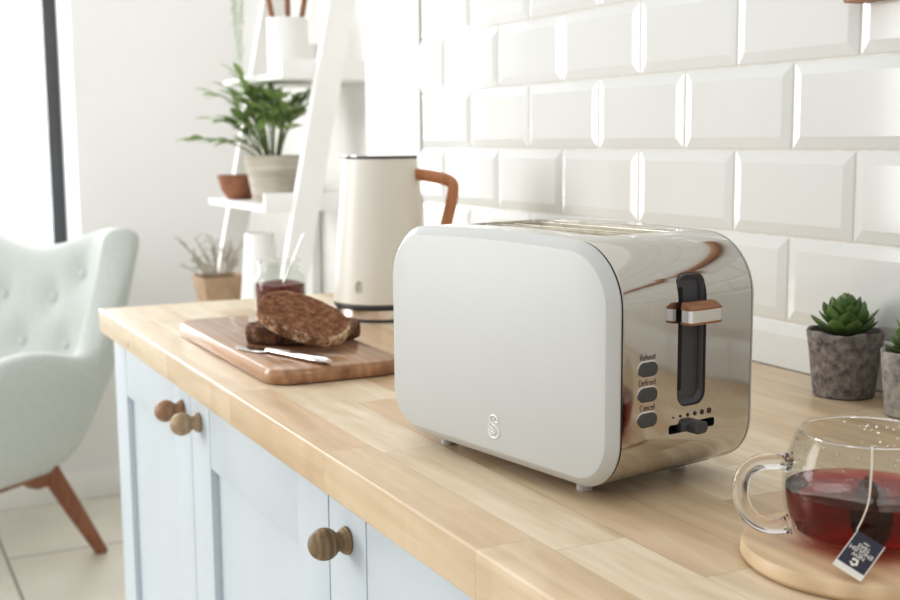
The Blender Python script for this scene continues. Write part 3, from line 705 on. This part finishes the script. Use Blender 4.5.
tea = MB().lathe([(.004, .0045), (.02, .0046), (.037, .0062)]+tin+[(rad_at(ZT)-.0020, ZT), (rad_at(ZT)-.0030, ZT-.0004), (.01, ZT-.0005)], 80).build('tea', MT['tea'], loc=(mx_, my_, .0132))
tag(tea, 'dark red brown tea filling the glass mug', 'tea')
tb = thing('tea_bag', (mx_, my_, .0132), 'tea bag steeping in the mug with string and dark printed tag outside', 'tea bag')
m = MB(); ls = []
for i in range(9):
    t = -1+2*i/8; hw_ = .0235; th = .0085*math.sqrt(max(0, 1-t*t))+.0008
    ls.append([(th*math.cos(a), hw_*(abs(math.cos(a))**.0)*math.sin(a), .022+.016*t) for a in [2*PI*j/16 for j in range(16)]])
m.loops(ls, M=Matrix.Rotation(.9, 4, 'Z') @ Matrix.Translation((.004, .004, 0))).build('bag', MT['bag'], tb)
# string and tag, in the vertical plane facing the viewer
A_, B_, L_, R_ = Vector((.03579, -.04255, .02653)), Vector((.05384, -.05642, .0011)), Vector((.03675, -.06304, .0088)), Vector((.05156, -.03786, .01799))
ty = (L_-A_).normalized(); tx = (A_-R_).normalized(); tx = (tx-ty*tx.dot(ty)).normalized(); tn = tx.cross(ty)
tw, th_ = .0190, .0268
tc_ = (A_+B_+L_+R_)/4
TB = basis(tc_, tx, ty, tn)
if tn.dot(Vector((.55, -.58, .3))) < 0: raise RuntimeError('tag faces away')
def trect(x0, x1, y0, y1, z0, z1): 
    return [[TB @ Vector((a, b, z)) for a, b in ((x0, y0), (x1, y0), (x1, y1), (x0, y1))] for z in (z0, z1)]
card = MB().loops(trect(-tw/2, tw/2, -th_/2, th_/2, -.0003, .0002), smooth=False).build('tag', MT['card'], tb, auto=0)
m = MB().loops(trect(-tw/2+.0007, tw/2-.0007, -th_/2, th_/2-.0042, .0001, .00035), smooth=False).build('printed_panel', MT['navy'], card, auto=0)
m = MB()
for word, size, y in (('NEW', .0036, .0006), ('ENGLISH', .0039, -.0026), ('TEAS', .0036, -.0058), ('original blend'[:8], .0014, -.0084)):
    vs, fs = text_mesh(word, size, TB @ Matrix.Translation((0, y, .0006)), .0001)
    m.add(vs, fs, smooth=False)
m.build('lettering', MT['card'], card, auto=0)
m = MB()
for a0, a1, r0, r1 in ((20, 340, .0011, .0026),):
    n = 20; l0 = []; 
    ang = [math.radians(a0+(a1-a0)*i/n) for i in range(n+1)]
    vs = [TB @ Vector((r0*math.cos(a), .0052+r0*math.sin(a), .0005)) for a in ang]+[TB @ Vector(((r1+.0003*math.sin(5*a))*math.cos(a), .0052+(r1+.0003*math.sin(5*a))*math.sin(a), .0005)) for a in ang]
    m.add(vs, [[i, i+1, n+2+i, n+1+i] for i in range(n)], smooth=False)
m.build('emblem', MT['card'], card, auto=0)
rim = Vector((.0322, -.0295, .0745)); k_ = rim.xy.normalized()
st = smooth_path([Vector((.012, -.009, .041)), Vector((.024, -.0215, .058)), Vector((.0300, -.0275, .0735)), rim+Vector((.0003, -.0003, .0008)), rim+Vector((.0016, -.0016, -.001)), Vector((.0372, -.0345, .062)), Vector((.0396, -.0385, .045)), Vector((.0378, -.0408, .034)), A_+tn*.0006+ty*.0012], 5)
MB().tube(st, .00055, 6).build('string', MT['string'], tb)

# ------------------------------------------------------------------ potted succulents by the tiles
def succulent(loc, label, rt, rb, h, mat, seed, big):
    t = thing('potted_succulent', loc, label, 'succulent', group='succulents in concrete pots')
    rd = random.Random(seed)
    def wob(a, z):
        k = z/h
        return (1+.02*noise.noise(Vector((math.cos(a)*2, math.sin(a)*2, z*30+seed))), (.0022*k*noise.noise(Vector((math.cos(a)*2.5, math.sin(a)*2.5, seed)))+(.001*k*math.sin(5*a+seed))))
    pr = [(rb*.9, 0), (rb, .0015), (rb+(rt-rb)*.3, h*.3), (rb+(rt-rb)*.65, h*.65), (rt, h-.002), (rt-.001, h), (rt-.0045, h), (rt-.006, h-.004), (rt-.0075, h-.016), (.005, h-.016)]
    MB().lathe(pr, 56, wob=wob).build('pot', mat, t)
    MB().lathe([(.004, h-.0075), (rt*.5, h-.008), (rt-.0055, h-.0105)], 28, wob=lambda a, z: (1, .0012*math.sin(7*a))).build('soil', MT['soil'], t)
    m = MB(); z0 = h-.008
    lay = [(8, .0420, .0200, 20), (8, .0400, .0195, 36), (7, .0370, .0185, 50), (6, .0325, .0165, 63), (5, .0280, .0140, 75), (4, .023, .010, 84)]
    ph = 0
    for li, (n, ln, wd, el) in enumerate(lay):
        ph += .42
        for i in range(n):
            a = 2*PI*i/n+ph+rd.uniform(-.12, .12); e = math.radians(el+rd.uniform(-7, 7)); Ln = ln*big*rd.uniform(.9, 1.08); Wd = wd*big
            M = Matrix.Translation((0, 0, z0+.0045*li*big)) @ Matrix.Rotation(a, 4, 'Z') @ Matrix.Rotation(-e, 4, 'Y')
            ls = []
            for s, w, th in ((.05, .32, .22), (.22, .55, .26), (.45, .86, .26), (.65, .98, .24), (.8, .84, .2), (.91, .48, .13), (.97, .2, .07), (1.0, .03, .02)):
                zc = .18*Ln*(s*s)                         # tips curl upward
                ls.append([(s*Ln, w*Wd/2*math.cos(b), zc+th*Wd*(math.sin(b)*.62 if math.sin(b) < 0 else math.sin(b)*.3)) for b in [2*PI*j/10 for j in range(10)]])
            m.loops(ls, M=M)
    m.build('rosette', MT['succ'], t)
    return t
succulent((1.108, -.0465, 0), 'succulent in the larger dark grey concrete pot against the tiles', .0402, .0320, .071, MT['concrete'], 3, 1.0)
succulent((1.216, -.056, 0), 'succulent in the paler grey pot cut off by the right edge', .0365, .0300, .066, MT['concrete2'], 8, .95)

# narrow wooden rail whose lower corner just enters the picture
m = MB(); m.box((1.064, -.024, .4195), (2.6, -.0004, .4440), bev=.0015)
tag(m.build('wall_rail', MT['pegwood'], loc=(0, 0, 0)), 'narrow brown wooden rail on the tiles, only its corner showing at the top right edge', 'rail')

# ------------------------------------------------------------------ white ladder shelf in the recess
SX0, SX1 = -1.205, -.70
lad = thing('ladder_shelf', ((SX0+SX1)/2, .05, FL), 'white painted ladder shelf leaning on the wall beyond the worktop', 'shelf unit')
cx_ = (SX0+SX1)/2; hwid = (SX1-SX0)/2
def leg_y(z): return -.004+(z-.122)*.205-.05                # y offset in the unit's frame (unit origin y = .05)
for sx in (-1, 1):
    x = sx*(hwid+.013); ls = []
    for z in (FL, 1.13):
        y = leg_y(z); zz = z-FL
        ls.append([(x-.0125, y-.032, zz), (x+.0125, y-.032, zz), (x+.0125, y+.032, zz), (x-.0125, y+.032, zz)])
    MB().loops(ls, smooth=False).build('leg', MT['shelf'], lad)
    MB().box((x-.012, YR-.05-.034, 0), (x+.012, YR-.05-.006, 1.45), bev=.001).build('back_post', MT['shelf'], lad)
for z, yf in ((-.195, -.165), (.122, -.103), (.440, -.052), (.76, .0)):
    yb = YR-.012
    s = MB().box((-hwid+.0125, yf-.05, z-.016-FL), (hwid-.0125, yb-.05, z-FL), bev=.001).build('shelf', MT['shelf'], lad)
    for sx in (-1, 1):
        x = sx*(hwid-.006)
        MB().box((x-.006, yf+(.0 if sx > 0 else .13)-.05, z-.016-FL), (x+.006, yb-.05, z+.030-FL), bev=.001).build('rail', MT['shelf'], s)

# plant in ribbed pot on the middle shelf
pz = .1225
pp = thing('potted_plant', (-.93, -.003, pz), 'leafy green plant in a ribbed whitewashed pot on the ladder shelf', 'plant')
MB().lathe([(.048, 0), (.054, .003)]+[(.054+.020*(i/24)+.0013*math.cos(i*PI), .003+.112*i/24) for i in range(1, 25)]+[(.074, .118), (.070, .118), (.067, .105), (.01, .103)], 48).build('pot', MT['ribpot'], pp)
MB().lathe([(.01, .106), (.066, .104)], 24).build('soil', MT['soil'], pp)
rd = random.Random(21)
def leaf(m, base, d, up, L, W, mat=0, curl=.15):
    d = Vector(d).normalized(); s = d.cross(Vector(up)); s = s.normalized() if s.length > .01 else Vector((1, 0, 0)); n = s.cross(d).normalized()
    prof_ = ((0, .06), (.15, .45), (.35, .9), (.55, 1), (.75, .75), (.9, .38), (1, .02)); ls = []
    vs = []; fs = []
    for i, (t, w) in enumerate(prof_):
        c = Vector(base)+d*t*L-n*curl*L*t*t
        vs += [c-s*w*W/2+n*.12*W*w, c, c+s*w*W/2+n*.12*W*w]
        if i:
            o = (i-1)*3; fs += [[o, o+1, o+4, o+3], [o+1, o+2, o+5, o+4]]
    m.add(vs, fs, mat)
ml = MB(); ms = MB()
tips = [(-.02, -.215, .055), (.02, -.17, .10), (-.05, -.15, .165), (.05, -.115, .15), (.0, -.105, .10), (-.06, -.10, .175), (.03, -.092, .185), (-.02, -.088, .205), (.07, -.095, .17), (.0, .0, .235), (-.05, .03, .225), (.05, .055, .19), (.0, .085, .21), (.03, .10, .14), (-.04, .08, .15), (.08, -.05, .13), (.09, .02, .12), (.02, -.14, .05), (.06, .06, .11), (-.07, -.03, .17), (.08, -.10, .09), (.10, -.02, .17), (.05, -.04, .17)]
for tx_, ty_, tz_ in tips:
    if ty_ > -.085: tz_ = min(tz_, .150)
    tip = Vector((tx_, ty_*.86, .105+tz_*1.02)); b0 = Vector((tx_*.15, ty_*.15, .104)); mid = Vector((tx_*.45, ty_*.42, .105+tz_*.85+.01))
    P = bez(b0, mid, tip, 12); ms.tube(P, .0022, 5)
    for i in range(5, 13, 2):
        t = (P[min(i+1, 12)]-P[i-1]).normalized()
        for sd in (-1, 1):
            if rd.random() < .22: continue
            side = t.cross(Vector((rd.uniform(-.4, .4), rd.uniform(-.4, .4), 1))).normalized()*sd
            dd = (t*.75+side*.75+Vector((0, 0, rd.uniform(-.15, .3)))).normalized()
            leaf(ml, P[i], dd, (rd.uniform(-.5, .5), rd.uniform(-.5, .5), 1), rd.uniform(.046, .066), rd.uniform(.018, .026), 0, rd.uniform(.05, .3))
    leaf(ml, P[-1], t, (.2, .1, 1), .062, .021)
ms.build('stems', MT['stem'], pp); ml.build('foliage', MT['leaf'], pp)
# terracotta bowl beside it
tag(MB().lathe([(.028, 0), (.033, .002), (.047, .022), (.056, .054), (.058, .064), (.0555, .064), (.051, .048), (.035, .012), (.005, .008)], 40).build('terracotta_bowl', MT['terra'], loc=(-1.095, -.045, pz)), 'small terracotta bowl left of the plant on the ladder shelf', 'bowl')
# upper shelf: utensil pot with three wooden handles
ux, uy, uz = -.93, .046, .4405
tag(MB().lathe([(.050, 0), (.053, .002), (.0535, .145), (.0525, .147), (.0500, .146), (.0495, .010), (.005, .008)], 44).build('utensil_pot', MT['ceramic'], loc=(ux, uy, uz)), 'white cylinder pot holding wooden utensils on the upper ladder shelf', 'pot')
for i, (dx, dy, lean, lab) in enumerate(((-.005, -.026, -.20, 'wooden utensil leaning left in the white pot, leftmost of three'), (.0, -.002, .01, 'wooden utensil standing upright in the middle of the white pot'), (.0, .022, .20, 'wooden utensil leaning right in the white pot, rightmost of three'))):
    b0 = Vector((ux+dx, uy+dy*.5, uz+.013)); e0 = b0+Vector((0, lean*.27, .27))
    t = thing('wooden_utensil', b0, lab, 'utensil', group='wooden utensils in the white pot')
    dv = Vector((0, lean*.27, .27))
    MB().tube([dv*s for s in (0, .3, .6, .78)], [.0055, .0065, .008, .0075], 10).build('handle', MT['spoonw'], t)
    MB().tube([dv*s for s in (.77, .84, .92, .98, 1.0)], [.0075, .016, .020, .014, .004], 12, flat=.35, up=(1, 0, 0)).build('bowl', MT['spoonw'], t)
# trailing plant from the top shelf
tr = thing('trailing_plant', (-1.10, .055, .7605), 'pale green trailing plant hanging down beside the utensil pot', 'plant')
MB().lathe([(.040, 0), (.048, .08), (.045, .08), (.043, .065), (.005, .063)], 36).build('pot', MT['ceramic'], tr)
m = MB(); rd = random.Random(4)
for i in range(6):
    yb = -.085+rd.uniform(-.012, .012); zend = rd.uniform(-.31, -.17)
    P = smooth_path([(rd.uniform(-.02, .02), -.03, .066), (0, -.060, .085), (rd.uniform(-.01, .02), yb, .03), (rd.uniform(-.02, .02), yb+rd.uniform(-.01, .01), zend*.5), (rd.uniform(-.02, .02), yb+rd.uniform(-.01, .01), zend)], 12)
    m.tube(P, .0008, 4)
    for q in P[6::1]: m.sphere((q.x+rd.uniform(-.004, .004), q.y+rd.uniform(-.005, .005), q.z), rd.uniform(.0022, .0038), 6)
m.build('strands', MT['leafp'], tr)
# lowest visible shelf: tapered white vase and clay planter with dry twigs
lz = -.1945
tag(MB().lathe([(.052, 0), (.057, .003), (.054, .06), (.047, .13), (.0400, .205), (.0385, .234), (.0372, .238), (.034, .234), (.04, .08), (.005, .01)], 44).build('tapered_vase', MT['ceramic'], loc=(-.90, -.054, lz)), 'white tapered vase standing behind the jam jar below the plant', 'vase')
tw = thing('twig_planter', (-1.075, -.112, lz), 'square brown clay planter with thin dry twigs beside the white vase', 'planter')
ls = []
for hwx, z in ((.040, 0), (.043, .002), (.060, .100), (.061, .114), (.0575, .114), (.054, .100), (.04, .09)):
    ls.append([(a, b, z) for a, b in rrect(-hwx, hwx, -hwx, hwx, .004, 3)])
MB().loops(ls).build('pot', MT['taupe'], tw)
m = MB(); rd = random.Random(12)
for i in range(20):
    yy = rd.uniform(-.10, .07); hz = rd.uniform(.04, .125); xx = rd.uniform(-.05, .05)
    P = bez((xx*.4, yy*.3, .088), (xx*.7+rd.uniform(-.02, .02), yy*.6, .095+hz*.7), (xx, yy, .095+hz), 6)
    m.tube(P, [.0016]*4+[.0011]*3, 4)
    for q in P[3:]: m.tube([q, q+Vector((rd.uniform(-.02, .02), rd.uniform(-.03, .03), rd.uniform(.005, .03)))], .0009, 4); m.sphere(q, .0024, 5)
m.build('twigs', MT['twig'], tw)

# ------------------------------------------------------------------ armchair beyond the worktop
CH = thing('armchair', (-1.40, -.825, FL), 'pale grey green wingback armchair with wooden legs by the window', 'armchair', rotz=math.radians(38))
CZ0 = .315
def plan(u):
    """horizontal U: left arm front (-1) round the back (0) to the right arm front (+1)"""
    a = abs(u); sg = 1 if u >= 0 else -1
    if a < .36: x = .30*(a/.36); y = .285-.035*(a/.36)**2
    elif a < .52:
        t = (a-.36)/.16; th = t*PI/2; x = .30+.055*math.sin(th); y = .25-.06*(1-math.cos(th))-.03*t
    else:
        t = (a-.52)/.48; x = .355+.015*math.sin(t*PI); y = .16-.50*t
    return sg*x, y
def sstep(t): t = max(0, min(1, t)); return t*t*(3-2*t)
def topz(u):
    a = abs(u)
    if a < .41: return .842+.068*sstep(a/.40)
    if a < .45: return .910-.02*((a-.41)/.04)**2
    if a < .51: return .890-(.890-.575)*sstep((a-.45)/.06)
    t = (a-.51)/.49
    return .575+.045*math.sin(min(1, t/.85)*PI)-.03*max(0, (t-.8)/.2)**2
def lean_at(u, z): 
    a = abs(u)
    return .30*max(0, z-CZ0-.05)*(1-sstep((a-.46)/.09))
m = MB(); NU, NV = 120, 16
def shell_pt(u, v, off):
    x, y = plan(u); zt = topz(u); z = CZ0+(zt-CZ0)*v
    e = .004; xa, ya = plan(max(-1, u-e)); xb, yb = plan(min(1, u+e)); tx_, ty_ = xb-xa, yb-ya; l = math.hypot(tx_, ty_) or 1
    nx, ny = ty_/l, -tx_/l
    if nx*x+ny*(y-.05) < 0: nx, ny = -nx, -ny
    h = (z-CZ0)
    sc = .78+.22*min(1, h/.24)**.6
    a = abs(u); wing = sstep(1-abs(a-.42)/.14)*max(0, (z-.50)/.44)
    off = off*(1+.35*wing)
    px = x*sc+nx*off+wing*.035*(1 if u > 0 else -1)
    py = (y*sc if y > 0 else y*(.9+.1*min(1, h/.24)))+ny*off+lean_at(u, z)-wing*.03
    return Vector((px, py, z))
TH = .040
loops_ = []
btn = [(-.22, .60), (0, .60), (.22, .60), (-.12, .73), (.12, .73), (-.25, .80), (.25, .80)]
def dimple(u, z): return sum(.032*math.exp(-(((u-bu)*.8)**2+(z-bz2)**2)/.0016) for bu, bz2 in btn)
for i in range(NU+1):
    u = -1+2*i/NU; ring = []
    f = 1.0 if abs(u) < .97 else .75
    for j in range(NV+1): ring.append(shell_pt(u, j/NV, TH*f))
    tp = shell_pt(u, 1, 0); ring.append(shell_pt(u, 1, TH*.7*f)+Vector((0, 0, .024))); ring.append(tp+Vector((0, 0, .034))); ring.append(shell_pt(u, 1, -TH*.7*f)+Vector((0, 0, .024)))
    for j in range(NV, -1, -1):
        q = shell_pt(u, j/NV, -TH*f); q.y += dimple(u, q.z) if abs(u) < .5 else 0; ring.append(q)
    ring.append(shell_pt(u, 0, 0)+Vector((0, 0, -.02)))
    loops_.append(ring)
m.loops(loops_)
sh = m.build('shell', MT['fabric'], CH, auto=0)
sd = sh.modifiers.new('sub', 'SUBSURF'); sd.levels = 1; sd.render_levels = 1
m = MB(); m.box((-.275, -.335, .30), (.275, .20, .44), bev=.05, seg=5); m.build('seat_cushion', MT['fabric'], CH)
m = MB(); m.box((-.25, -.30, .270), (.25, .19, .318), bev=.02, seg=3); m.build('seat_base', MT['fabric'], CH)
for bu, bz2 in btn:
    o = MB().sphere((0, 0, 0), .015, 12, sc=(1, .5, 1)).build('button', MT['fabric'], CH)
    q = shell_pt(bu, (bz2-CZ0)/(topz(bu)-CZ0), -TH); o.location = (q.x, q.y+.022, q.z)
for sx in (-1, 1):
    MB().tube([(sx*.215, .175, .300), (sx*.245, .25, .15), (sx*.275, .325, .0)], [.029, .025, .017], 12).build('leg', MT['chairwood'], CH)
    MB().tube([(sx*.215, -.24, .300), (sx*.235, -.28, .15), (sx*.255, -.32, .0)], [.029, .025, .017], 12).build('leg', MT['chairwood'], CH)
    sd_ = [(y, z) for y, z in ((.215, .302), (.215, .232), (.13, .235), (.09, .262), (-.16, .262), (-.22, .235), (-.27, .235), (-.27, .302))]
    m = MB(); m.loops([[(sx*.218-.016, y, z) for y, z in sd_], [(sx*.218+.016, y, z) for y, z in sd_]], smooth=False); m.build('side_rail', MT['chairwood'], CH)

# ------------------------------------------------------------------ camera
cam = bpy.data.cameras.new('camera'); co = bpy.data.objects.new('camera', cam); col.objects.link(co); scn.camera = co
yaw, pit, rol, fpx = -1.10336309, -.133726499, -.00780725733, 1194.50254
fwd = Vector((math.sin(yaw)*math.cos(pit), math.cos(yaw)*math.cos(pit), math.sin(pit))); rgt = Vector((math.cos(yaw), -math.sin(yaw), 0)); upv = rgt.cross(fwd)
r2 = rgt*math.cos(rol)+upv*math.sin(rol); u2 = -rgt*math.sin(rol)+upv*math.cos(rol)
co.matrix_world = basis((2.04870886, -.997603245, .277363103+H), r2, u2, -fwd)
cam.sensor_width = 36; cam.sensor_fit = 'HORIZONTAL'; cam.lens = fpx/900*36; cam.clip_start = .05
cam.dof.use_dof = True; cam.dof.focus_distance = .96; cam.dof.aperture_fstop = 9.0

# ------------------------------------------------------------------ light
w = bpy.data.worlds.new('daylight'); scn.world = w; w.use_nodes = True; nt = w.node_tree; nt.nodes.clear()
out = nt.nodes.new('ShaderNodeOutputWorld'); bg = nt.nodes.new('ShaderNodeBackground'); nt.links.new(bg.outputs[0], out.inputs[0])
tcw = nt.nodes.new('ShaderNodeTexCoord'); dt = nt.nodes.new('ShaderNodeVectorMath'); dt.operation = 'DOT_PRODUCT'
dv = Vector((.35, .25, .9)).normalized(); dt.inputs[1].default_value = dv
nrm = nt.nodes.new('ShaderNodeVectorMath'); nrm.operation = 'NORMALIZE'
nt.links.new(tcw.outputs['Generated'], nrm.inputs[0]); nt.links.new(nrm.outputs[0], dt.inputs[0])
rp = nt.nodes.new('ShaderNodeValToRGB'); rp.color_ramp.elements[0].position = .2; rp.color_ramp.elements[0].color = (.965, .98, 1, 1)
rp.color_ramp.elements[1].position = .8; rp.color_ramp.elements[1].color = (1, 1, 1, 1)
nt.links.new(dt.outputs['Value'], rp.inputs[0]); nt.links.new(rp.outputs[0], bg.inputs[0])
ms_ = nt.nodes.new('ShaderNodeMapRange'); ms_.inputs['From Min'].default_value = -.6; ms_.inputs['From Max'].default_value = 1.0; ms_.inputs['To Min'].default_value = .54; ms_.inputs['To Max'].default_value = .95
nt.links.new(dt.outputs['Value'], ms_.inputs[0])
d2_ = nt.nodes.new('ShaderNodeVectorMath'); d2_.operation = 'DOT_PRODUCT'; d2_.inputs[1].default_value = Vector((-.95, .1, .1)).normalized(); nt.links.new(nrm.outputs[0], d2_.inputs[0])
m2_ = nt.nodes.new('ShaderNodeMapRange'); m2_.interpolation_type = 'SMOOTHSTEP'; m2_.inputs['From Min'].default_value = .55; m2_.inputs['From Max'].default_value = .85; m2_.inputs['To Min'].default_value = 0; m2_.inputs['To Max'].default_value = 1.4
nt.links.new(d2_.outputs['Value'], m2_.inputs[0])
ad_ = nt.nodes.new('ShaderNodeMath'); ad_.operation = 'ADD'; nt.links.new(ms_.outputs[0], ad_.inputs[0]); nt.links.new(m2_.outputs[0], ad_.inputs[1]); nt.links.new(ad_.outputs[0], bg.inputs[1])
def area(name, loc, target, sx, sy, power, colr=(1, 1, 1)):
    l = bpy.data.lights.new(name, 'AREA'); l.shape = 'RECTANGLE'; l.size = sx; l.size_y = sy; l.energy = power; l.color = colr
    o = bpy.data.objects.new(name, l); col.objects.link(o); o.location = (loc[0], loc[1], loc[2]+H)
    d = (Vector(target)-Vector(loc)).normalized(); o.rotation_euler = d.to_track_quat('-Z', 'Y').to_euler(); return o
area('window_light', (-.75, -2.7, .55), (.7, -.3, .0), .95, 1.3, 32, (1, .995, .985))
area('sun_side_window', (-2.75, -.85, .75), (.9, -.45, .0), 1.5, 1.9, 62, (1, .997, .992))
scn.view_settings.view_transform = 'Standard'; scn.view_settings.look = 'None'; scn.view_settings.exposure = .17; scn.view_settings.gamma = 1

scn.view_settings.use_curve_mapping = True
cm = scn.view_settings.curve_mapping; cv = cm.curves[3]
for px_, py_ in ((.06, .046), (.22, .20), (.55, .565), (.8, .83)): cv.points.new(px_, py_)
cm.update()
